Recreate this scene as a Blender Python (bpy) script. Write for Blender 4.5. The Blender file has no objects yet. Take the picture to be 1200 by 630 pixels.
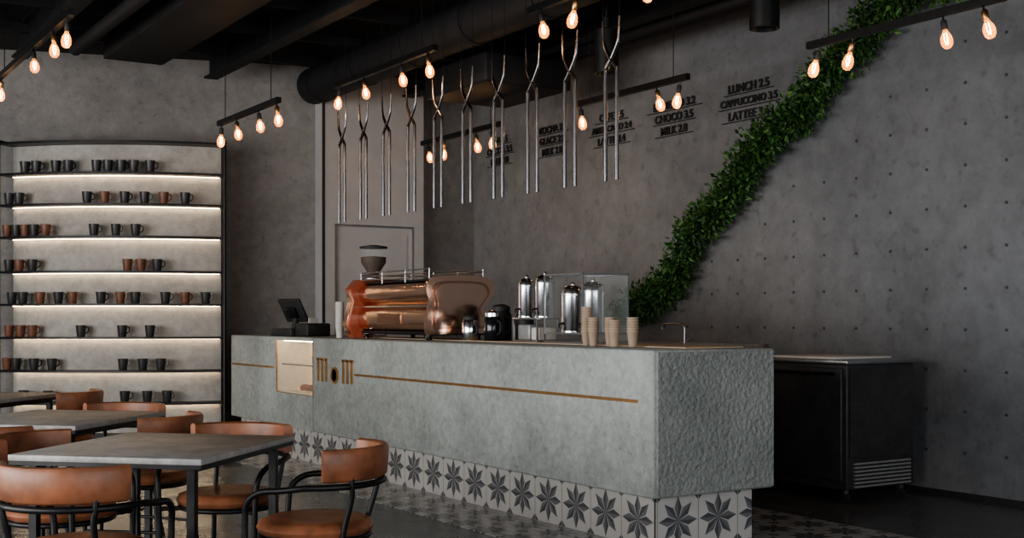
import bpy, bmesh, math, random
from mathutils import Vector, Matrix
random.seed(7)
PI=math.pi
C=bpy.context.scene

# ------------------------------------------------------------------ materials
def newmat(name):
    m=bpy.data.materials.new(name); m.use_nodes=True
    nt=m.node_tree; b=nt.nodes['Principled BSDF']
    return m,nt,b
def simple(name,col,rough=.5,metal=0,emit=None,es=0,var=0.0,scale=20,bump=0.0,trans=0,coat=0,ior=1.45,alpha=1):
    m,nt,b=newmat(name)
    b.inputs['Base Color'].default_value=(*col,1); b.inputs['Roughness'].default_value=rough
    b.inputs['Metallic'].default_value=metal; b.inputs['IOR'].default_value=ior
    b.inputs['Transmission Weight'].default_value=trans; b.inputs['Coat Weight'].default_value=coat
    b.inputs['Alpha'].default_value=alpha
    if emit: b.inputs['Emission Color'].default_value=(*emit,1); b.inputs['Emission Strength'].default_value=es
    if var>0 or bump>0:
        tc=nt.nodes.new('ShaderNodeTexCoord'); n=nt.nodes.new('ShaderNodeTexNoise')
        n.inputs['Scale'].default_value=scale; n.inputs['Detail'].default_value=6
        nt.links.new(tc.outputs['Object'],n.inputs['Vector'])
        if var>0:
            r=nt.nodes.new('ShaderNodeValToRGB')
            r.color_ramp.elements[0].position=.3; r.color_ramp.elements[1].position=.7
            r.color_ramp.elements[0].color=(*[c*(1-var) for c in col],1)
            r.color_ramp.elements[1].color=(*[min(1,c*(1+var)) for c in col],1)
            nt.links.new(n.outputs['Fac'],r.inputs['Fac']); nt.links.new(r.outputs['Color'],b.inputs['Base Color'])
        if bump>0:
            bp=nt.nodes.new('ShaderNodeBump'); bp.inputs['Strength'].default_value=bump; bp.inputs['Distance'].default_value=.01
            nt.links.new(n.outputs['Fac'],bp.inputs['Height']); nt.links.new(bp.outputs['Normal'],b.inputs['Normal'])
    return m
def concrete(name,ca,cb,s1=.8,s2=9,rough=.75,bump=.35,bs=40,bd=.01,r2=None,streak=0,split=None,spots=0):
    m,nt,b=newmat(name); N=nt.nodes; L=nt.links
    tc=N.new('ShaderNodeTexCoord')
    n1=N.new('ShaderNodeTexNoise'); n1.inputs['Scale'].default_value=s1; n1.inputs['Detail'].default_value=8; n1.inputs['Roughness'].default_value=.65
    n2=N.new('ShaderNodeTexNoise'); n2.inputs['Scale'].default_value=s2; n2.inputs['Detail'].default_value=8; n2.inputs['Roughness'].default_value=.7
    L.new(tc.outputs['Object'],n1.inputs['Vector']); L.new(tc.outputs['Object'],n2.inputs['Vector'])
    mx=N.new('ShaderNodeMath'); mx.operation='MULTIPLY_ADD'; mx.inputs[1].default_value=.55
    L.new(n1.outputs['Fac'],mx.inputs[0])
    m2=N.new('ShaderNodeMath'); m2.operation='MULTIPLY'; m2.inputs[1].default_value=.45; L.new(n2.outputs['Fac'],m2.inputs[0]); L.new(m2.outputs[0],mx.inputs[2])
    r=N.new('ShaderNodeValToRGB'); r.color_ramp.elements[0].position=.38; r.color_ramp.elements[1].position=.62
    r.color_ramp.elements[0].color=(*ca,1); r.color_ramp.elements[1].color=(*cb,1)
    L.new(mx.outputs[0],r.inputs['Fac'])
    out=r.outputs['Color']
    if spots:
        n4=N.new('ShaderNodeTexNoise'); n4.inputs['Scale'].default_value=spots; n4.inputs['Detail'].default_value=3; L.new(tc.outputs['Object'],n4.inputs['Vector'])
        q=N.new('ShaderNodeValToRGB'); q.color_ramp.elements[0].position=.60; q.color_ramp.elements[1].position=.72
        q.color_ramp.elements[0].color=(1,1,1,1); q.color_ramp.elements[1].color=(.78,.78,.78,1)
        L.new(n4.outputs['Fac'],q.inputs['Fac'])
        mq=N.new('ShaderNodeMixRGB'); mq.blend_type='MULTIPLY'; mq.inputs['Fac'].default_value=1
        L.new(out,mq.inputs['Color1']); L.new(q.outputs['Color'],mq.inputs['Color2']); out=mq.outputs['Color']
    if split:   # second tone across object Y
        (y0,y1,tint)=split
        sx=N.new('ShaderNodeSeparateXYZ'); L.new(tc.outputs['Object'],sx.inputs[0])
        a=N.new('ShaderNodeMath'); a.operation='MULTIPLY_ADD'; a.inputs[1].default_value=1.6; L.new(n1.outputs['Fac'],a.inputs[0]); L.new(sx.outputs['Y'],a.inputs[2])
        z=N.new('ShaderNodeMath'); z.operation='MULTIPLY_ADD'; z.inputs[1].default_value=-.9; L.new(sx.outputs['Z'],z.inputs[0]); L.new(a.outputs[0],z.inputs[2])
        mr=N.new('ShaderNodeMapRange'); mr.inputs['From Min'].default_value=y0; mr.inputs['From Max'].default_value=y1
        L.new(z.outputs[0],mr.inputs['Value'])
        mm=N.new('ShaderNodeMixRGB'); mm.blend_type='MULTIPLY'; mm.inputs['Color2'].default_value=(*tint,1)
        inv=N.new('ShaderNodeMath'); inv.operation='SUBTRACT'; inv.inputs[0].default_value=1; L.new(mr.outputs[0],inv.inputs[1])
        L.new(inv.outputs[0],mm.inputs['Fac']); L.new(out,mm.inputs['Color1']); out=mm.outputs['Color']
    L.new(out,b.inputs['Base Color'])
    b.inputs['Roughness'].default_value=rough
    if r2 is not None:
        rr=N.new('ShaderNodeMapRange'); rr.inputs['From Min'].default_value=.35; rr.inputs['From Max'].default_value=.65
        rr.inputs['To Min'].default_value=rough; rr.inputs['To Max'].default_value=r2
        L.new(n1.outputs['Fac'],rr.inputs['Value']); L.new(rr.outputs[0],b.inputs['Roughness'])
    n3=N.new('ShaderNodeTexNoise'); n3.inputs['Scale'].default_value=bs; n3.inputs['Detail'].default_value=5
    L.new(tc.outputs['Object'],n3.inputs['Vector'])
    bp=N.new('ShaderNodeBump'); bp.inputs['Strength'].default_value=bump; bp.inputs['Distance'].default_value=bd
    L.new(n3.outputs['Fac'],bp.inputs['Height']); L.new(bp.outputs['Normal'],b.inputs['Normal'])
    return m
def tilemat(name,ax,ay,size,ox,oy,light=(.50,.48,.455),dark=(.075,.077,.08),rough=.35):
    m,nt,b=newmat(name); N=nt.nodes; L=nt.links
    def M(op,a,c=None,d=None):
        n=N.new('ShaderNodeMath'); n.operation=op
        for i,v in enumerate((a,c,d)):
            if v is None: continue
            if isinstance(v,(int,float)): n.inputs[i].default_value=v
            else: L.new(v,n.inputs[i])
        return n.outputs[0]
    tc=N.new('ShaderNodeTexCoord'); sx=N.new('ShaderNodeSeparateXYZ'); L.new(tc.outputs['Object'],sx.inputs[0])
    u=M('SUBTRACT',M('FRACT',M('DIVIDE',M('ADD',sx.outputs[ax],50*size-ox),size)),.5)
    v=M('SUBTRACT',M('FRACT',M('DIVIDE',M('ADD',sx.outputs[ay],50*size-oy),size)),.5)
    r=M('SQRT',M('ADD',M('MULTIPLY',u,u),M('MULTIPLY',v,v)))
    a=M('ADD',M('ARCTAN2',v,u),2*PI+PI/8)
    th=M('SUBTRACT',M('MODULO',a,PI/4),PI/8)
    px=M('MULTIPLY',r,M('COSINE',th)); py=M('ABSOLUTE',M('MULTIPLY',r,M('SINE',th)))
    lim=M('MINIMUM',M('MULTIPLY',px,.36),M('MULTIPLY',M('SUBTRACT',.47,px),.42))
    petal=M('LESS_THAN',py,lim)
    half=M('GREATER_THAN',M('MULTIPLY',r,M('SINE',th)),0)
    au=M('ABSOLUTE',u); av=M('ABSOLUTE',v)
    corner=M('GREATER_THAN',M('ADD',au,av),.86)
    grout=M('GREATER_THAN',M('MAXIMUM',au,av),.488)
    def mix(f,c1,c2):
        n=N.new('ShaderNodeMixRGB'); L.new(f,n.inputs['Fac'])
        for i,c in ((1,c1),(2,c2)):
            if isinstance(c,tuple): n.inputs[i].default_value=(*c,1)
            else: L.new(c,n.inputs[i])
        return n.outputs['Color']
    nz=N.new('ShaderNodeTexNoise'); nz.inputs['Scale'].default_value=4; L.new(tc.outputs['Object'],nz.inputs['Vector'])
    lt=mix(nz.outputs['Fac'],light,tuple(c*.7 for c in light))
    dk=mix(half,dark,tuple(c*1.8 for c in dark))
    col=mix(petal,lt,dk); col=mix(corner,col,dark); col=mix(grout,col,(.25,.25,.24))
    L.new(col,b.inputs['Base Color']); b.inputs['Roughness'].default_value=rough
    return m

M_wall=concrete('plaster_warm',(.15,.143,.137),(.245,.234,.225),s1=.9,bump=.5,bs=25,spots=14)
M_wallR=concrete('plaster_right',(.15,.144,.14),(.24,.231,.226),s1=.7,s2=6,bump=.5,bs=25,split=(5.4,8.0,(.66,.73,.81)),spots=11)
M_panel=concrete('plaster_panel',(.38,.365,.36),(.45,.437,.432),s1=.8,s2=5,bump=.12)
M_shelfback=concrete('shelf_plaster',(.26,.245,.225),(.42,.40,.37),s1=2,s2=14,bump=.3,bs=30)
M_counter=concrete('counter_concrete',(.205,.22,.21),(.36,.38,.364),s1=1.8,s2=20,bump=.6,bs=45,rough=.8,spots=26)
M_counterE=concrete('counter_concrete_rough',(.20,.214,.204),(.30,.316,.302),s1=3,s2=30,bump=.9,bs=38,bd=.035,rough=.8)
M_floor=concrete('floor_concrete',(.07,.07,.071),(.12,.12,.12),s1=1.1,s2=7,bump=.05,rough=.18,r2=.36)
M_tileF=tilemat('tiles_front','Y','Z',.295,5.19,.005)
M_tileE=tilemat('tiles_end','X','Z',.295,4.24,.005)
M_tileG=tilemat('tiles_floor','X','Y',.295,4.24,5.19,light=(.42,.41,.395),rough=.2)
M_ceil=simple('ceiling_black',(.016,.016,.017),.85,var=.3,scale=3)
M_black=simple('black_metal',(.02,.02,.021),.4,.6,var=.2)
M_blackm=simple('black_matte',(.022,.022,.023),.6,var=.2)
M_hole=simple('hole_shadow_grey',(.055,.055,.057),.8,var=.2)
M_duct=simple('duct_metal',(.020,.020,.022),.6,.3,var=.2,scale=5)
M_chrome=simple('steel_polished',(.70,.70,.71),.12,1,var=.06)
M_pipe=simple('steel_tube',(.20,.20,.215),.25,1,var=.1,scale=8)
M_steel=simple('steel_brushed',(.45,.45,.46),.35,1,var=.1)
M_copper=simple('copper',(.80,.53,.40),.17,1,var=.05,scale=6)
M_copperd=simple('copper_dark',(.52,.30,.21),.2,1,var=.1,scale=6)
M_redwood=simple('red_panel',(.34,.085,.045),.3,var=.2,scale=8,coat=.4)
M_gold=simple('brass_inlay',(.62,.36,.17),.35,1,var=.08)
M_leather=simple('leather_tan',(.225,.088,.045),.42,var=.45,scale=9,bump=.12)
M_table=concrete('table_top_grey',(.19,.184,.176),(.36,.35,.34),s1=5,s2=26,bump=.12,rough=.45)
M_wood=simple('worktop_oak',(.52,.40,.28),.5,var=.15,scale=12)
M_beige=simple('case_interior_cream',(.66,.60,.50),.6,var=.08)
M_pane=simple('glass_pane',(.6,.66,.64),.05,alpha=.07)
M_mugB=simple('mug_black',(.035,.034,.034),.35,var=.2)
M_mugR=simple('mug_brown',(.16,.07,.042),.4,var=.25)
M_cup=simple('paper_kraft',(.36,.27,.20),.75,var=.12)
M_cupW=simple('paper_white',(.55,.52,.48),.7,var=.05)
M_bean=simple('coffee_beans',(.06,.028,.016),.5,var=.4,scale=90,bump=.6)
M_led=simple('led_warm',(1,.8,.55),.5,emit=(1,.74,.45),es=22)
M_fil=simple('filament',(1,.5,.15),.5,emit=(1,.55,.17),es=45)
M_bulb=simple('bulb_amber',(1,.5,.18),.05,alpha=.28,emit=(1,.36,.06),es=2.6)
M_fridge=concrete('fridge_black',(.026,.026,.027),(.05,.05,.052),s1=3,s2=20,bump=.1,rough=.4)
M_leafA=simple('leaf_green',(.035,.10,.02),.55,var=.4,scale=6)
M_leafB=simple('leaf_dark',(.018,.055,.013),.55,var=.4,scale=6)
M_leafC=simple('leaf_light',(.075,.165,.038),.55,var=.3,scale=6)
M_twig=simple('twig',(.03,.025,.012),.8,var=.2)
M_rubber=simple('rubber',(.02,.02,.02),.7,var=.1)
M_grille=simple('grille_grey',(.32,.32,.32),.4,.4,var=.1)
M_screen=simple('screen_black',(.01,.01,.012),.12,var=.1)

# ------------------------------------------------------------------ mesh builder
class MB:
    def __init__(s): s.v=[];s.f=[];s.mi=[];s.sm=[];s.mats=[]
    def add(s,vs,fs,mat,smooth=False,T=None):
        if mat not in s.mats: s.mats.append(mat)
        k=s.mats.index(mat); o=len(s.v)
        for p in vs:
            p=Vector(p)
            s.v.append(tuple(T@p) if T else tuple(p))
        for f in fs: s.f.append([i+o for i in f]); s.mi.append(k); s.sm.append(smooth)
    def box(s,x0,x1,y0,y1,z0,z1,mat,T=None):
        vs=[(x,y,z) for z in (z0,z1) for x,y in ((x0,y0),(x1,y0),(x1,y1),(x0,y1))]
        s.add(vs,[(3,2,1,0),(4,5,6,7),(0,1,5,4),(1,2,6,5),(2,3,7,6),(3,0,4,7)],mat,False,T)
    def rbox(s,x0,x1,y0,y1,z0,z1,mat,r=.01,seg=2,T=None):
        bm=bmesh.new(); bmesh.ops.create_cube(bm,size=1)
        for v in bm.verts: v.co=Vector(((x0+x1)/2+v.co.x*(x1-x0),(y0+y1)/2+v.co.y*(y1-y0),(z0+z1)/2+v.co.z*(z1-z0)))
        bmesh.ops.bevel(bm,geom=bm.edges[:],offset=r,segments=seg,profile=.5,affect='EDGES')
        bm.verts.index_update()
        s.add([v.co[:] for v in bm.verts],[[v.index for v in f.verts] for f in bm.faces],mat,False,T); bm.free()
    def tube(s,path,r,mat,seg=8,radii=None,closed=False,T=None):
        P=[Vector(p) for p in path]; n=len(P); vs=[];fs=[]
        def tan(i):
            if closed: return (P[(i+1)%n]-P[i-1]).normalized()
            return (P[min(i+1,n-1)]-P[max(i-1,0)]).normalized()
        t=tan(0); ref=Vector((0,0,1)) if abs(t.z)<.9 else Vector((1,0,0))
        nrm=(ref-t*ref.dot(t)).normalized()
        for i in range(n):
            t=tan(i); nrm=(nrm-t*nrm.dot(t)).normalized(); bn=t.cross(nrm)
            rr=radii[i] if radii else r
            for k in range(seg):
                a=2*PI*k/seg; vs.append(P[i]+(nrm*math.cos(a)+bn*math.sin(a))*rr)
        m=n if closed else n-1
        for i in range(m):
            j=(i+1)%n
            for k in range(seg):
                l=(k+1)%seg; fs.append((i*seg+k,i*seg+l,j*seg+l,j*seg+k))
        s.add(vs,fs,mat,True,T)
        if not closed:
            s.add(vs[:seg],[list(range(seg))[::-1]],mat,False,T); s.add(vs[-seg:],[list(range(seg))],mat,False,T)
    def lathe(s,prof,c,mat,seg=20,T=None,smooth=True):
        vs=[];fs=[];n=len(prof)
        for (r,z) in prof:
            for k in range(seg):
                a=2*PI*k/seg; vs.append((c[0]+r*math.cos(a),c[1]+r*math.sin(a),c[2]+z))
        for i in range(n-1):
            for k in range(seg):
                l=(k+1)%seg; fs.append((i*seg+k,i*seg+l,(i+1)*seg+l,(i+1)*seg+k))
        if prof[0][0]>1e-4: fs.append(list(range(seg))[::-1])
        if prof[-1][0]>1e-4: fs.append([(n-1)*seg+k for k in range(seg)])
        s.add(vs,fs,mat,smooth,T)
    def prism(s,poly,y0,y1,mat,T=None,smooth=False):  # poly in XZ, extruded on Y
        n=len(poly); vs=[(x,y0,z) for x,z in poly]+[(x,y1,z) for x,z in poly]
        fs=[(i,(i+1)%n,n+(i+1)%n,n+i) for i in range(n)]
        s.add(vs,fs,mat,smooth,T); s.add(vs,[list(range(n))[::-1],[n+i for i in range(n)]],mat,False,T)
    def sweep(s,path,prof,mat,T=None,smooth=True): # horizontal path, profile (n,z)
        P=[Vector(p) for p in path]; n=len(P); k=len(prof); vs=[];fs=[]
        for i in range(n):
            t=(P[min(i+1,n-1)]-P[max(i-1,0)]); t.z=0; t.normalize(); nn=Vector((t.y,-t.x,0))
            for (a,z) in prof: vs.append(P[i]+nn*a+Vector((0,0,z)))
        for i in range(n-1):
            for j in range(k):
                l=(j+1)%k; fs.append((i*k+j,i*k+l,(i+1)*k+l,(i+1)*k+j))
        fs.append(list(range(k))[::-1]); fs.append([(n-1)*k+j for j in range(k)])
        s.add(vs,fs,mat,smooth,T)
    def obj(s,name,loc=(0,0,0),rz=0,bevel=0,autos=True):
        me=bpy.data.meshes.new(name); me.from_pydata(s.v,[],s.f)
        for m in s.mats: me.materials.append(m)
        me.polygons.foreach_set('material_index',s.mi); me.polygons.foreach_set('use_smooth',s.sm); me.update()
        bm=bmesh.new(); bm.from_mesh(me); bmesh.ops.recalc_face_normals(bm,faces=bm.faces[:]); bm.to_mesh(me); bm.free()
        if autos:
            try: me.set_sharp_from_angle(angle=math.radians(50))
            except Exception: pass
        o=bpy.data.objects.new(name,me); C.collection.objects.link(o); o.location=loc; o.rotation_euler=(0,0,rz)
        if bevel:
            b=o.modifiers.new('b','BEVEL'); b.width=bevel; b.segments=2; b.limit_method='ANGLE'
        return o
def dup(o,loc,rz,name=None):
    d=bpy.data.objects.new(name or o.name,o.data); C.collection.objects.link(d); d.location=loc; d.rotation_euler=(0,0,rz); return d
def catmull(pts,n=6):
    P=[Vector(p) for p in pts]; P=[P[0]*2-P[1]]+P+[P[-1]*2-P[-2]]; out=[]
    for i in range(1,len(P)-2):
        for k in range(n):
            t=k/n; a,b,c,d=P[i-1],P[i],P[i+1],P[i+2]
            out.append(.5*((2*b)+(c-a)*t+(2*a-5*b+4*c-d)*t*t+(3*b-a-3*c+d)*t**3))
    out.append(P[-2]); return out

H=1.10; ZC=4.0; WX=7.3; WY=12.3
# ------------------------------------------------------------------ room shell
m=MB(); m.box(-5,WX,-3,14.6,-.1,0,M_floor); m.obj('floor')
m=MB(); m.box(3.72,5.75,4.62,11.7,0,.004,M_tileG); m.obj('floor_tile_border')
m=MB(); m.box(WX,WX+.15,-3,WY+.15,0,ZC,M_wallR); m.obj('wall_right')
m=MB(); m.box(5.3,WX,WY,WY+.15,0,ZC,M_wall); m.obj('wall_back')
dx,dy=-3.1,.95; L=math.hypot(dx,dy)
T=Matrix.Translation((5.3,WY,0))@Matrix.Rotation(math.atan2(dy,dx),4,'Z')
m=MB(); m.box(0,7.2,-.15,0,0,ZC,M_wall,T); m.obj('wall_left')
m=MB(); m.box(-5,WX+.15,-3,14.9,ZC,ZC+.1,M_ceil); m.obj('ceiling')
m=MB(); m.box(WX-.012,WX,-3,WY,0,.04,M_blackm); m.obj('baseboard_right')

m=MB()
z=.32
while z<3.9:
    y=3.2
    while y<9.6:
        if y < 4.6+ (3.9-z)*1.75 and y<9.3:
            m.lathe([(0,0),(.007,0),(.0115,.003),(.0115,.006)],(0,0,0),M_hole,8,Matrix.Translation((WX-.001,y,z))@Matrix.Rotation(-PI/2,4,'Y'))
        y+=.33
    z+=.29
m.obj('wall_tie_holes')

# door portal
m=MB(); y0=WY-.25
m.box(5.3,5.42,y0,WY,0,ZC-.01,M_panel); m.box(6.38,6.5,y0,WY,0,ZC-.01,M_panel); m.box(5.42,6.38,y0,WY,2.28,ZC-.01,M_panel)
m.box(5.292,5.302,y0-.004,y0+.05,0,ZC-.01,M_blackm)
m.obj('wall_portal')  # full-height plaster wall panel around the door opening
m=MB(); m.box(5.425,6.375,y0+.03,y0+.08,0.005,2.27,M_panel)
for a in ((5.425,5.435,0.005,2.27),(6.365,6.375,0.005,2.27),(5.435,6.365,2.26,2.275)): m.box(a[0],a[1],y0+.0,y0+.03,a[2],a[3],M_steel)
m.box(5.5,6.3,y0+.022,y0+.03,.2,1.02,M_panel); m.box(5.5,6.3,y0+.022,y0+.03,1.12,1.72,M_panel); m.box(5.5,6.3,y0+.022,y0+.03,1.8,2.18,M_panel)
m.tube([(6.3,y0-.03,1.0),(6.2,y0-.03,1.0)],.012,M_steel); m.tube([(6.3,y0+.03,1.0),(6.3,y0-.03,1.0)],.01,M_steel)
m.obj('door_1')

# ------------------------------------------------------------------ ceiling structure
m=MB()
for x in (.2,2.25,4.1,6.3): 
    m.box(x-.07,x+.07,-2,12.2,3.72,3.74,M_duct); m.box(x-.07,x+.07,-2,12.2,3.96,3.98,M_duct); m.box(x-.012,x+.012,-2,12.2,3.74,4.0,M_duct)
for i in range(11):
    y=1.2+i*1.05; m.box(-4,6.85,y-.03,y+.03,3.86,3.94,M_duct)
m.obj('ceiling_beams')
m=MB(); m.tube([(5.15,-1,3.72),(5.15,12.0,3.72)],.19,M_duct,24)
for i in range(12): m.tube([(5.15,.2+i*1.05,3.72),(5.15,.25+i*1.05,3.72)],.20,M_duct,24)
for i in range(5): m.box(5.14,5.16,1+i*2.4,1.04+i*2.4,3.8,4.0,M_duct)
m.obj('air_duct')
m=MB(); m.rbox(2.85,3.4,2,11.5,3.66,3.88,M_duct,.01)
for i in range(5): m.box(3.13,3.16,2.5+i*2,2.54+i*2,3.84,4.0,M_duct)
m.obj('air_duct')
m=MB()
for x,r in ((1.2,.05),(1.4,.04),(2.6,.06),(6.52,.05),(6.66,.035)): 
    m.tube([(x,-1,3.72),(x,11.5,3.72)],r,M_duct,12)
    for i in range(6): m.box(x-.01,x+.01,0+2*i,.03+2*i,3.72,4.0,M_duct)
m.obj('ceiling_pipes')
m=MB()
m.rbox(5.4,6.3,8.9,10.0,3.3,3.56,M_duct,.02); m.box(5.5,5.52,9,9.02,3.5,4,M_duct); m.box(6.2,6.22,9.6,9.62,3.5,4,M_duct)
m.obj('ceiling_air_unit')
for (x,y) in ((5.48,5.63),(5.49,7.3)):
    m=MB(); m.lathe([(0,.02),(.075,.02),(.085,0),(.095,0),(.095,.32),(.03,.34),(.03,.42),(0.012,.43),(.012,.9)],(0,0,3.1),M_black,24)
    m.obj('ceiling_spotlight',(x,y,0))

# ------------------------------------------------------------------ track lights
def track(name,x,y0,y1,z,bulbs):
    m=MB(); m.box(x-.02,x+.02,y0,y1,z-.025,z+.02,M_black)
    for y in (y0+.12*(y1-y0),y1-.12*(y1-y0)): m.tube([(x,y,z),(x,y,ZC)],.004,M_black,6)
    for i,y in enumerate(bulbs):
        s=random.choice((-1,1))*.25+random.uniform(-.1,.1)
        T=Matrix.Translation((x,y,z-.02))@Matrix.Rotation(s,4,'X')
        m.tube([(0,0,0),(0,0,-.035)],.006,M_black,6,T=T)
        m.lathe([(0,-.03),(.012,-.03),(.019,-.04),(.019,-.085),(.016,-.09)],(0,0,0),M_gold if i%2 else M_blackm,12,T=T)
        m.lathe([(.013,-.088),(.015,-.10),(.030,-.128),(.036,-.155),(.033,-.182),(.020,-.201),(0,-.207)],(0,0,0),M_bulb,14,T=T)
        for a in range(3):
            c,sn=math.cos(a*2.1)*.009,math.sin(a*2.1)*.009
            m.tube([(c,sn,-.112),(c*1.4,sn*1.4,-.148),(c*.5,sn*.5,-.18)],.0022,M_fil,5,T=T)
    o=m.obj(name)
    for y in (bulbs[0],bulbs[-1]):
        l=bpy.data.lights.new('bulb_glow','POINT'); l.energy=2.2; l.color=(1,.6,.3); l.shadow_soft_size=.03
        q=bpy.data.objects.new('bulb_glow',l); C.collection.objects.link(q); q.parent=o; q.location=(x,y,z-.26)
    return o
track('track_light',5.9,4.2,5.66,3.05,(5.56,5.28,4.61,4.34))
track('track_light',5.9,6.85,8.24,3.05,(8.2,7.22,6.94))
track('track_light',5.9,9.45,10.97,3.05,(10.85,10.5,9.62,9.9))
track('track_light',3.7,9.32,10.78,3.04,(10.7,10.32,9.78,9.37))
track('track_light',4.5,8.15,10.0,3.34,(9.9,9.42,8.73,8.28))
track('track_light',4.5,5.4,6.85,3.34,(6.71,6.3,5.54))
track('track_light',1.92,8.6,11.4,3.36,(8.72,9.16,9.87,11.2))

# ------------------------------------------------------------------ hanging tongs tubes
m=MB()
for i in range(10):
    y=6.07+i*.445; x=4.6
    for s in (-1,1):
        pts=[(x,y+s*.058,2.13),(x,y+s*.058,2.5),(x,y+s*.058,2.80),(x,y+s*.045,2.84),(x,y-s*.01,2.90),(x,y-s*.06,2.97),(x,y-s*.075,3.02),(x,y-s*.085,3.14)]
        P=catmull(pts,4); n=len(P)
        m.tube(P,.012,M_pipe,10,radii=[.013 if k<n*.5 else .013-.0065*(k-n*.5)/(n*.5) for k in range(n)])
        m.tube([(x,y-s*.085,3.13),(x,y-s*.085,ZC)],.002,M_black,5)
    m.lathe([(0,0),(.1,0),(.1,.015),(0,.015)],(x,y,ZC-.015),M_black,12)
m.obj('hanging_tube_tongs')

# ------------------------------------------------------------------ bar counter
X0,X1,Y0,Y1=4.14,5.03,5.09,11.7
m=MB()
m.rbox(X0,X1,Y0,9.66,.30,H,M_counter,.012,2)
m.rbox(X0,X1,10.5,Y1,.30,H,M_counter,.012,2)
m.box(X0,X1,9.66,10.5,.30,.60,M_counter)
m.box(X0,X1,9.66,10.5,H-.03,H,M_counter)
m.box(X1-.03,X1,9.66,10.5,.60,H-.03,M_beige)
m.box(X0+.02,X1-.03,9.66,10.5,.60,.615,M_beige)
m.box(X0+.01,X1-.03,9.661,9.668,.615,H-.03,M_beige); m.box(X0+.01,X1-.03,10.492,10.499,.615,H-.03,M_beige)
m.box(X0+.05,X1-.05,9.68,10.48,.85,.858,M_pane)
m.box(X0+.048,X0+.056,9.68,10.48,.848,.86,M_steel)
m.box(X0+.004,X0+.008,9.662,10.498,.60,H-.03,M_pane)
m.box(X0+.45,X0+.475,9.7,10.46,H-.042,H-.03,M_led); m.box(X0+.06,X0+.07,9.7,10.46,H-.04,H-.03,M_led)
m.box(X0+.001,X0+.012,9.655,9.668,.6,H-.03,M_gold); m.box(X0+.001,X0+.012,10.492,10.505,.6,H-.03,M_gold); m.box(X0+.001,X0+.012,9.66,10.5,.595,.606,M_gold)
for i in range(5):
    m.lathe([(0,0),(.045,0),(.05,.03),(.03,.05),(0,.055)],(4.35,9.8+i*.13,.615),M_leather,12)
    m.lathe([(0,0),(.03,0),(.035,.06),(0,.065)],(4.45,9.8+i*.13,.858),M_copperd,12)
    m.lathe([(0,0),(.04,0),(.045,.02),(0,.05)],(4.6,9.8+i*.13,.615),M_copperd,12)
m.box(X0+.02,X1-.02,Y0-.018,Y0+.005,.315,H-.012,M_counterE)
m.box(4.24,4.93,Y0+.1,Y1-.05,0,.31,M_counter)
m.box(4.23,4.24,Y0+.09,Y1-.05,0,.305,M_tileF)
m.box(4.23,4.94,Y0+.088,Y0+.1,0,.305,M_tileE)
m.box(X0-.003,X0+.004,5.22,8.83,.810,.828,M_gold)
m.box(X0-.003,X0+.004,10.55,11.66,.810,.828,M_gold)
m.box(4.55,4.99,5.3,9.6,H,H+.006,M_wood)
# stand-in emblem
yc=9.2
for k,w in enumerate((-.33,-.25,-.17)): 
    m.box(X0-.012,X0,yc+w-.012,yc+w+.012,.74,.93,M_gold)
    m.box(X0-.012,X0,yc-w-.012,yc-w+.012,.74,.93,M_gold)
m.box(X0-.012,X0,yc-.36,yc-.15,.915,.935,M_gold); m.box(X0-.012,X0,yc+.15,yc+.36,.915,.935,M_gold)
m.lathe([(.05,0),(.07,0),(.07,.012),(.05,.012),(.05,0)],(0,0,0),M_gold,20,Matrix.Translation((X0,yc,.80))@Matrix.Rotation(-PI/2,4,'Y'))
m.obj('bar_counter')

# ------------------------------------------------------------------ back bar with sink + faucet
m=MB()
m.rbox(6.45,7.28,7.45,11.9,.1,.97,M_fridge,.008); m.box(6.43,7.29,7.43,11.92,.97,1.0,M_steel); m.box(6.5,7.28,7.5,11.9,0,.1,M_blackm)
for i in range(5): m.box(6.44,6.452,7.5+i*.88,7.5+i*.88+.84,.15,.92,M_fridge); m.tube([(6.42,7.6+i*.88,.85),(6.42,8.2+i*.88,.85)],.008,M_steel)
m.box(7.24,7.29,7.45,11.9,1.0,1.05,M_steel)
m.obj('back_bar_cabinet')
m=MB()
pts=[(6.85,8.0,1.001),(6.85,8.0,1.12),(6.85,8.0,1.19),(6.85,8.03,1.215),(6.85,8.1,1.22),(6.85,8.25,1.22),(6.85,8.29,1.205),(6.85,8.3,1.17)]
m.tube(catmull(pts,4),.011,M_steel,10); m.lathe([(.028,0),(.028,.02),(.016,.03),(.016,.07)],(6.85,8.0,1.001),M_steel,16)
m.tube([(6.85,8.0,1.06),(6.85,7.93,1.1)],.006,M_steel,6)
m.obj('kitchen_faucet')

# ------------------------------------------------------------------ undercounter fridge
m=MB(); a,b,c,d=6.35,7.03,5.74,7.35
m.rbox(a,b,c,d,.10,.955,M_fridge,.008)
m.rbox(a-.02,b+.02,c-.02,d+.02,.955,.985,M_steel,.006)
m.rbox(a+.05,b-.05,c+.15,c+.75,.985,1.0,M_cupW,.004)
for k in range(2):
    y=c+.03+k*.79; m.rbox(a-.022,a,y,y+.76,.16,.93,M_fridge,.008); m.box(a-.045,a-.03,y+.05,y+.7,.88,.9,M_black); 
    for q in (y+.06,y+.68): m.box(a-.045,a-.02,q,q+.015,.88,.9,M_black)
m.box(a+.02,b-.02,c-.012,c,.32,.93,M_fridge)
for k in range(7): m.box(a+.06,b-.05,c-.02,c-.004,.115+k*.026,.128+k*.026,M_grille)
for x in (a+.06,b-.06):
    for y in (c+.07,d-.07):
        m.tube([(x-.015,y,.035),(x+.015,y,.035)],.035,M_rubber,14); m.box(x-.02,x+.02,y-.015,y+.015,.05,.10,M_steel)
m.obj('undercounter_fridge')

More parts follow.
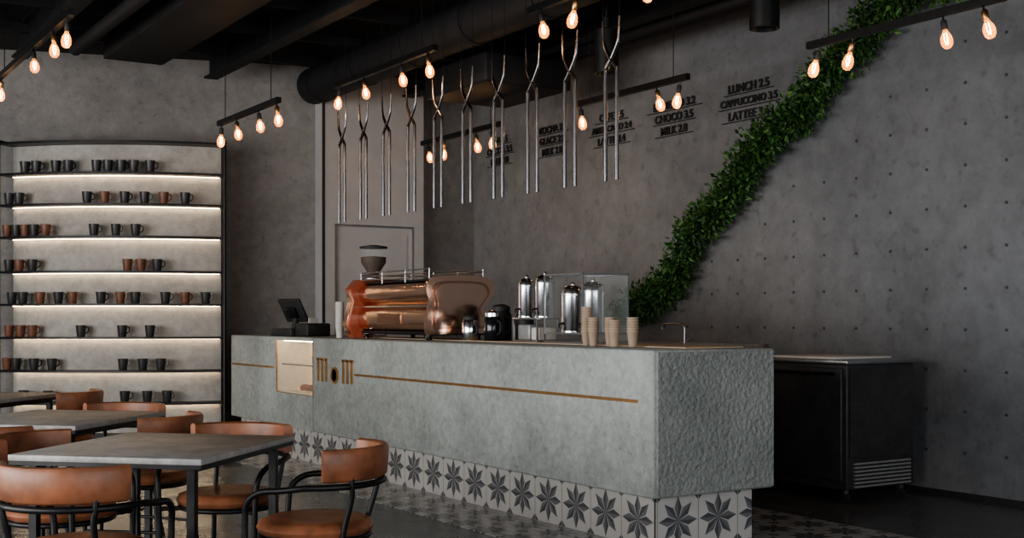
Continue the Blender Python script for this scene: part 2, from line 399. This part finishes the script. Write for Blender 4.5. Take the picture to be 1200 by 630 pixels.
# ------------------------------------------------------------------ espresso machine
m=MB(); L2=.62
bodyc=[(-.22,.06),(-.262,.09),(-.278,.14),(-.278,.19),(-.262,.225),(-.235,.245),(-.215,.258),(-.225,.275),(-.252,.30),(-.270,.335),(-.274,.37),(-.258,.41),(-.225,.435),(-.17,.447)]
body=[(p.x,p.z) for p in catmull([(x,0,z) for x,z in bodyc],4)]+[(.2,.445),(.25,.42),(.25,.33),(.12,.30),(.12,.13),(.27,.12),(.27,.06)]
m.prism(body,-L2,L2,M_copper,smooth=True)
m.rbox(-.24,.27,-L2+.02,L2-.02,.035,.062,M_black,.006)
m.tube([(-.262,-L2,.255),(-.262,L2,.255)],.010,M_chrome,10)
m.box(-.285,-.277,-.2,.2,.12,.20,M_copperd)
pc=[(-.29,.04),(-.305,.10),(-.29,.2),(-.275,.28),(-.295,.35),(-.30,.41),(-.27,.455),(-.2,.48),(0,.487),(.2,.478),(.28,.44),(.30,.37),(.24,.29),(.2,.22),(.24,.15),(.30,.11),(.31,.05)]
plate=[(p.x,p.z) for p in catmull([(x,0,z) for x,z in pc],4)]
m.prism(plate,-L2-.035,-L2,M_copper); m.prism(plate,L2,L2+.035,M_redwood)
ins=[(x*.82,.26+(z-.26)*.82) for x,z in plate]
m.prism(ins,-L2-.042,-L2-.034,M_copperd)
m.prism([(x*.74,.26+(z-.26)*.74) for x,z in plate],-L2-.046,-L2-.041,M_copper)
m.prism([(-.31,.0),(-.36,.10),(-.31,.30),(-.34,.40),(-.27,.48),(-.14,.48),(-.14,.0)],L2-.04,L2+.07,M_redwood)
m.prism([(-.345,.03),(-.375,.11),(-.325,.30),(-.35,.39),(-.335,.39),(-.31,.30),(-.36,.10),(-.335,.03)],L2-.02,L2+.05,M_copper)
for (x,z) in ((-.22,0),(.22,0)):
    for y in (-L2+.08,L2-.08): m.lathe([(.03,0),(.025,.01),(.018,.04)],(x,y,0),M_chrome,12)
for k in range(3): m.tube([(-.24+.0*k,-L2+.03,.475+.03*k),(-.24,L2-.03,.475+.03*k)],.006,M_steel,8)
for k in range(2): m.tube([(.23,-L2+.03,.485+.035*k),(.23,L2-.03,.485+.035*k)],.006,M_steel,8)
for e in (-L2+.03,L2-.03):
    for k in range(2): m.tube([(-.24,e,.485+.035*k),(.23,e,.485+.035*k)],.006,M_steel,8)
for x in (-.24,.23):
    for y in (-L2+.03,-.2,.2,L2-.03): m.tube([(x,y,.44),(x,y,.54)],.006,M_steel,8)
m.box(-.22,.2,-L2+.05,L2-.05,.447,.46,M_black)
for y in (-.3,.25):
    m.lathe([(0,0),(.045,0),(.045,.06),(.03,.09)],(.19,y,.22),M_chrome,16); m.tube([(.2,y,.235),(.38,y,.225)],.014,M_blackm,8)
m.obj('espresso_machine',(4.62,8.62,H+.006))

# grinder
m=MB()
m.rbox(-.09,.09,-.1,.12,0,.04,M_chrome,.01); m.rbox(-.06,.06,-.05,.07,.04,.46,M_chrome,.02,3); m.lathe([(.075,0),(.1,.03),(.1,.07),(.06,.1)],(0,0,.45),M_steel,24)
m.tube([(-.09,0,.3),(-.16,0,.27)],.015,M_blackm); 
m.lathe([(.045,0),(.055,.03),(.115,.12),(.12,.25)],(0,0,.54),M_pane,24)
m.lathe([(0,0),(.042,0),(.052,.03),(.110,.12),(.112,.17),(0,.18)],(0,0,.542),M_bean,24)
m.lathe([(0,.25),(.125,.25),(.125,.265),(.03,.28),(0,.28)],(0,0,.54),M_blackm,24)
m.obj('coffee_grinder',(4.8,9.84,H+.001))

# POS terminal
m=MB()
m.rbox(-.16,.16,-.18,.16,0,.07,M_blackm,.012)
m.tube([(0,0,.06),(.02,0,.16)],.03,M_blackm,10)
T=Matrix.Translation((-.01,0,.24))@Matrix.Rotation(math.radians(-28),4,'Y')
m.rbox(-.015,.015,-.17,.17,-.12,.12,M_blackm,.01,T=T); m.rbox(.014,.02,-.155,.155,-.105,.105,M_screen,.002,T=T)
m.rbox(-.05,-.015,-.08,.08,-.06,.04,M_black,.01,T=T)
m.rbox(-.13,.13,-.40,-.2,0,.12,M_blackm,.015); m.box(-.05,.05,-.31,-.3,.1,.17,M_cupW)
m.obj('cash_register_terminal',(4.42,10.75,H+.001),math.radians(12))

# jars / kettles
def jar(name,x,y,r,h,matb,lid):
    m=MB(); m.lathe([(0,0),(r*.9,0),(r,.01),(r,h*.7),(r*.8,h*.8)],(0,0,0),matb,20); m.lathe([(r*.85,h*.8),(r*.85,h*.92),(r*.6,h*.97),(r*.2,h),(0,h)],(0,0,0),lid,20)
    m.tube(catmull([(0,-r*.95,h*.65),(0,-r*1.6,h*.6),(0,-r*1.6,h*.3),(0,-r*.98,h*.2)],4),.008,M_blackm,8)
    m.tube([(0,r*.9,h*.6),(0,r*1.4,h*.8)],.010,matb,8)
    return m.obj(name,(x,y,H+.006))
jar('milk_jug',4.6,7.80,.06,.19,M_chrome,M_blackm); jar('coffee_pot',4.82,7.72,.08,.27,M_blackm,M_blackm)
jar('coffee_pot',4.65,7.56,.065,.22,M_screen,M_chrome); jar('milk_jug',4.89,7.48,.08,.25,M_blackm,M_black)

# airpots on stand
m=MB(); 
m.rbox(-.1,.1,-.16,.16,.155,.17,M_steel,.004); m.rbox(-.1,.1,-.16,.16,0,.012,M_steel,.004)
for x in (-.09,.09):
    for y in (-.15,.15): m.box(x-.006,x+.006,y-.006,y+.006,.01,.157,M_steel)
m.rbox(-.07,.08,-.02,.13,.012,.12,M_grille,.01); m.rbox(-.07,.08,-.14,-.04,.012,.10,M_cupW,.01)
m.obj('serving_stand',(4.75,7.14,H+.006))
def airpot(x,y,z,r,h):
    m=MB(); m.lathe([(0,0),(r*1.03,0),(r*1.03,.015),(r,.02),(r,h*.80),(r*.97,h*.87),(r*.85,h*.94),(r*.55,h*.985),(0,h)],(0,0,0),M_chrome,28)
    m.lathe([(r*1.015,0),(r*1.015,.006)],(0,0,h*.78),M_steel,28); m.lathe([(.012,0),(.012,.012),(.016,.016),(.012,.022),(0,.024)],(0,0,h*.985),M_steel,12)
    m.tube([(-r,0,.06),(-r-.035,0,.055),(-r-.035,0,.03)],.008,M_black,8)
    m.obj('coffee_dispenser',(x,y,z))
airpot(4.73,7.23,H+.176,.058,.28); airpot(4.77,7.06,H+.176,.068,.30)
m=MB()
a,b,c,d,zt=4.62,4.99,6.40,6.84,.46
for x in (a,b):
    for y in (c,d): m.box(x-.005,x+.005,y-.005,y+.005,0,zt,M_steel)
for z in (.0,zt-.01):
    for x in (a,b): m.box(x-.005,x+.005,c,d,z,z+.01,M_steel)
    for y in (c,d): m.box(a,b,y-.005,y+.005,z,z+.01,M_steel)
m.box(a,b,c,d,.06,.068,M_steel)
m.box(b-.003,b,c,d,.012,zt-.012,M_pane); m.box(a,b,c,c+.003,.012,zt-.012,M_pane); m.box(a,b,d-.003,d,.012,zt-.012,M_pane)
m.obj('glass_display_case',(0,0,H+.006))
airpot(4.78,6.735,H+.076,.078,.32); airpot(4.80,6.53,H+.076,.078,.34)

# paper cups
def cups(name,x,y,n,r,mat):
    m=MB()
    for i in range(n):
        z=i*.016; m.lathe([(0,.0),(r*.72,.0),(r*.98,.088),(r*1.06,.09),(r*1.06,.096),(r*.95,.096),(r*.7,.004)] if i==n-1 else [(0,0),(r*.72,0),(r*.98,.088),(r*1.06,.09),(r*1.06,.096),(r*.9,.096)],(0,0,z),mat,16)
    m.obj(name,(x,y,H+.001 if x<4.5 else H+.006))
cups('paper_cup_stack',4.45,6.12,10,.034,M_cup); cups('paper_cup_stack',4.42,6.01,6,.034,M_cup)
cups('paper_cup_stack',4.48,5.92,6,.034,M_cup); cups('paper_cup_stack',4.42,5.80,5,.034,M_cup); cups('paper_cup_stack',4.48,5.70,6,.034,M_cup)
cups('paper_cup_stack',4.28,9.42,14,.036,M_cupW)

# ------------------------------------------------------------------ curved display shelf
PL=Vector((2.2,13.0,0)); PR=Vector((4.12,11.83,0)); ch=PR-PL; cl=ch.length; bul=.22
Rr=(cl*cl/4+bul*bul)/(2*bul); mid=(PL+PR)/2; nrm=Vector((ch.y,-ch.x,0)).normalized()
if nrm.dot(-mid)<0: nrm=-nrm
cen=mid+nrm*(bul-Rr); a0=math.atan2((PL-cen).y,(PL-cen).x); a1=math.atan2((PR-cen).y,(PR-cen).x)
if a0<0:a0+=2*PI
if a1<0:a1+=2*PI
def arc(r,t0=0,t1=1,n=28): return [cen+Vector((math.cos(a0+(a1-a0)*(t0+(t1-t0)*i/n)),math.sin(a0+(a1-a0)*(t0+(t1-t0)*i/n)),0))*r for i in range(n+1)]
levels=[2.71,2.40,2.08,1.735,1.41,1.08,.75,.43]
m=MB(); 
def ringslab(r0,r1,z0,z1,mat,t0=0,t1=1):
    A=arc(r0,t0,t1);B=arc(r1,t0,t1);n=len(A);vs=[];fs=[]
    for i in range(n):
        for P,z in ((A[i],z0),(B[i],z0),(B[i],z1),(A[i],z1)): vs.append((P.x,P.y,z))
    for i in range(n-1):
        for j in range(4): l=(j+1)%4; fs.append((i*4+j,i*4+l,i*4+4+l,i*4+4+j))
    fs+= [(0,1,2,3),((n-1)*4+3,(n-1)*4+2,(n-1)*4+1,(n-1)*4)]
    m.add(vs,fs,mat,True)
dep=.20
ringslab(Rr-dep-.06,Rr-dep,0,3.03,M_shelfback)
for z in levels+[3.02]:
    ringslab(Rr-dep,Rr,z-.022,z,M_black)
    if z<3: ringslab(Rr-dep+.02,Rr-dep+.03,z-.026,z-.022,M_led,.01,.99)
ringslab(Rr-dep,Rr-.01,0,.12,M_blackm)
for t in (0,1):
    P=arc(Rr,0,1)[0 if t==0 else -1]; Q=arc(Rr-dep-.06,0,1)[0 if t==0 else -1]
    m.tube([(P.x,P.y,0),(P.x,P.y,3.04)],.018,M_black,8)
    m.tube([(Q.x,Q.y,0),(Q.x,Q.y,3.04)],.018,M_black,8); m.tube([(P.x,P.y,3.03),(Q.x,Q.y,3.03)],.015,M_black,8)
m.obj('display_shelf')
# mugs: distances along each shelf in cm, 0 = plain black, 1 = brown
rows=[[(30,0),(45,0),(70,0),(85,0),(118,0),(131,0),(146,0),(160,0),(178,0)],
[(8,0),(22,0),(107,0),(127,1),(150,0),(172,0),(193,1),(217,0)],
[(5,1),(18,0),(30,1),(42,0),(57,1),(115,0),(140,0),(162,0)],
[(8,0),(22,1),(40,0),(153,1),(168,1),(186,0)],
[(12,0),(27,0),(50,1),(73,0),(90,1),(123,0),(145,1),(162,0),(195,0),(217,1),(240,0)],
[(8,1),(24,1),(40,1),(100,0),(147,0),(178,0)],
[(5,1),(18,0),(42,0),(65,0),(148,0),(170,0),(190,0)],
[(28,0),(60,0),(150,0),(175,0),(197,0)]]
m=MB()
for z,row in zip(levels,rows):
    for px,c in row:
        t=px/260; a=a0+(a1-a0)*t; P=cen+Vector((math.cos(a),math.sin(a),0))*(Rr-.07)
        mt=M_mugR if c else M_mugB
        T=Matrix.Translation((P.x,P.y,z+.001))@Matrix.Rotation(random.uniform(-.9,.3),4,'Z')@Matrix.Scale(1.1,4)
        m.lathe([(0,0),(.032,0),(.036,.01),(.046,.105),(.043,.105),(.033,.012),(0,.01)],(0,0,0),mt,16,T)
        m.tube(catmull([(.042,0,.09),(.064,0,.085),(.066,0,.05),(.038,0,.03)],4),.006,mt,6,T=T)
m.obj('coffee_mugs')

# ------------------------------------------------------------------ menu lettering
def text(parent,name,s,y,z,size):
    cu=bpy.data.curves.new(name,'FONT'); cu.body=s; cu.size=size; cu.extrude=.004; cu.offset=.0022; cu.align_x='CENTER'; cu.align_y='CENTER'
    cu.materials.append(M_blackm); o=bpy.data.objects.new(name,cu); C.collection.objects.link(o); o.parent=parent
    o.location=(WX-.016,y,z); o.rotation_euler=(PI/2,0,-PI/2); return o
signs=[(7.68,3.13,("LUNCH 2.5","CAPPUCCINO 3.5","LATTEE 3.6")),(8.66,3.12,("ESPRESSO 3.2","CHOCO 3.5","MILK 2.8")),
(9.61,3.14,("CAFE 3.5","AMERICANO 2.4","LATTE 3.4")),(10.65,3.15,("MOCHA 2.2","GLACE 2.8","MILK 2.8")),(11.7,3.16,("TEA 2.5","COCOA 3.5","MILK 2.0"))]
for (y,z,ls) in signs:
    e=bpy.data.objects.new('menu_sign',None); C.collection.objects.link(e)
    m=MB()
    for i,s in enumerate(ls):
        zz=z+.118-.118*i; text(e,'menu_line',s,y,zz,.102 if len(s)<13 else .088)
        w=.031*len(s)+.02 if len(s)<13 else .37
        m.box(WX-.020,WX-.012,y-w,y+w,zz-.050,zz-.043,M_blackm)
        for q in (-w+.03,w-.03): m.box(WX-.018,WX,y+q-.004,y+q+.004,zz-.050,zz-.045,M_blackm)
    o=m.obj('menu_rail'); o.parent=e

# ------------------------------------------------------------------ vine garland
VP=[(7.14,9.22,1.27),(7.14,9.12,1.35),(7.14,8.72,1.48),(7.14,8.42,1.69),(7.14,8.33,1.93),(7.14,8.06,2.13),(7.14,7.76,2.31),(7.14,7.61,2.50),(7.14,7.38,2.72),(7.14,7.08,2.86),(7.14,6.80,3.02),(7.14,6.66,3.20),(7.14,6.42,3.31),(7.14,6.22,3.46),(7.14,6.08,3.58),(7.14,5.85,3.68),(7.14,5.5,3.66),(7.14,5.1,3.7),(7.14,4.6,3.72)]
path=catmull(VP,10)
m=MB(); m.tube(path,.018,M_twig,6)
for i in range(4,len(path),14): m.tube([path[i],(WX+.0,path[i].y,path[i].z)],.006,M_twig,6)
for i in range(len(path)-1):
    seg=path[i+1]-path[i]
    cnt=int(seg.length*2900)+1
    for k in range(cnt):
        c=path[i]+seg*random.random()
        ang=random.uniform(0,2*PI); rad=abs(random.gauss(0,.09)); rad=min(rad,.165+.03*math.sin(i*.9))
        t=seg.normalized(); u=Vector((1,0,0)); w=t.cross(u).normalized()
        off=u*math.cos(ang)*rad*.8+w*math.sin(ang)*rad*1.1
        c=c+off; 
        if c.x>WX-.04: c.x=WX-.04-random.random()*.03
        d=(off.normalized()*.8+Vector((random.gauss(0,.6),random.gauss(0,.6),random.gauss(-.1,.6)))).normalized()
        sd=d.cross(Vector((random.gauss(0,1),random.gauss(0,1),random.gauss(0,1)))).normalized()
        l=random.uniform(.035,.075); wd=l*.25; up=d.cross(sd)*l*.12
        tip=c+d*l
        if tip.x>WX-.025 or tip.z>ZC-.01 or c.z>ZC-.01: continue
        mt=random.choice((M_leafA,M_leafA,M_leafB,M_leafB,M_leafC))
        m.add([c,c+d*l*.45+sd*wd+up,tip,c+d*l*.45-sd*wd+up,c+d*l*.5],[(0,1,4),(1,2,4),(2,3,4),(3,0,4)],mt)
m.obj('vine_garland',autos=False)

# ------------------------------------------------------------------ tables and chairs
def table():
    m=MB(); a,b=.92,.80
    m.rbox(0,a,0,b,.728,.752,M_table,.003); m.box(.003,a-.003,.003,b-.003,.712,.728,M_black)
    for x in (.07,a-.07):
        for y in (.07,b-.07): m.box(x-.016,x+.016,y-.016,y+.016,0,.712,M_black)
    for y in (.07,b-.07): m.box(.07,a-.07,y-.01,y+.01,.692,.712,M_black)
    return m
tb=None
rot=math.radians(46)
for (x,y) in ((1.45,4.42),(1.38,6.1),(1.28,8.15)):
    if tb is None: tb=table().obj('cafe_table',(x,y,0),rot)
    else: dup(tb,(x,y,0),rot)
def chair():
    m=MB(); r=.27
    m.lathe([(0,.425),(.19,.425),(.222,.435),(.232,.455),(.222,.475),(.19,.487),(.1,.482),(0,.48)],(0,0,0),M_leather,32)
    ring=[(.215*math.cos(2*PI*k/28),.215*math.sin(2*PI*k/28),.42) for k in range(28)]
    m.tube(ring,.011,M_black,8,closed=True)
    half=[(.235,.20,0),(.235,.20,.3),(.24,.20,.50),(.25,.185,.575),(.262,.13,.615),(.27,.04,.625)]
    arcp=[(r*math.cos(a),r*math.sin(a),.635) for a in [math.radians(-k) for k in range(10,171,16)]]
    pts=half+arcp+[(-x,y,z) for x,y,z in half[::-1]]
    m.tube(catmull(pts,4),.0125,M_black,10)
    for s in (-1,1):
        m.tube(catmull([(s*.20,-.21,0),(s*.17,-.17,.25),(s*.16,-.16,.42),(s*.17,-.20,.58),(s*.18,-.205,.64),(s*.18,-.205,.74)],4),.0115,M_black,8)
        m.tube([(s*.235,.20,.42),(s*.15,.15,.42)],.01,M_black,8)
        m.tube([(s*.235,.20,.2),(s*.19,-.19,.2)],.008,M_black,8)
    R2=.262; band=[(R2*math.cos(a),R2*math.sin(a),0) for a in [math.radians(-90+k) for k in range(-66,67,6)]]
    prof=[(-.018,.662),(-.008,.652),(.010,.652),(.022,.662),(.027,.71),(.030,.76),(.022,.775),(.004,.778),(-.010,.770),(-.016,.71)]
    m.sweep(band,prof,M_leather)
    return m
ch0=chair().obj('dining_chair',(1.94,4.50,0),math.radians(48))
def ch(bx,by,deg):
    a=math.radians(deg); dup(ch0,(bx-math.sin(a)*.27,by+math.cos(a)*.27,0),a)
ch(.84,4.27,-45); ch(2.10,5.58,132); ch(.98,5.62,-135)
ch(1.97,6.15,42); ch(2.0,7.27,135); ch(.86,6.0,-45); ch(2.06,8.5,50); ch(.9,7.4,-135)

# ------------------------------------------------------------------ lights
def area(name,loc,rot,sx,sy,p,col):
    l=bpy.data.lights.new(name,'AREA'); l.shape='RECTANGLE'; l.size=sx; l.size_y=sy; l.energy=p; l.color=col
    o=bpy.data.objects.new(name,l); C.collection.objects.link(o); o.location=loc; o.rotation_euler=rot; return o
area('window_light_left',(-4.6,5.0,1.7),(0,math.radians(-90),0),2.4,10,800,(1,.985,.96))
area('window_light_rear',(1.5,-2.8,1.7),(math.radians(90),0,0),8,2.4,250,(.95,.97,1))
w=bpy.data.worlds.new('w'); C.world=w; w.use_nodes=True
w.node_tree.nodes['Background'].inputs[0].default_value=(.88,.92,1,1); w.node_tree.nodes['Background'].inputs[1].default_value=.28

# ------------------------------------------------------------------ camera
cd=bpy.data.cameras.new('camera'); cam=bpy.data.objects.new('camera',cd); C.collection.objects.link(cam)
cam.location=(0,0,1.28); cam.rotation_euler=(PI/2,0,math.radians(-32.5)); cd.sensor_width=36; cd.lens=42.75; cd.shift_y=56/1200
C.camera=cam
C.view_settings.view_transform='AgX'
try: C.view_settings.look='AgX - Medium High Contrast'
except Exception: pass
C.view_settings.exposure=0
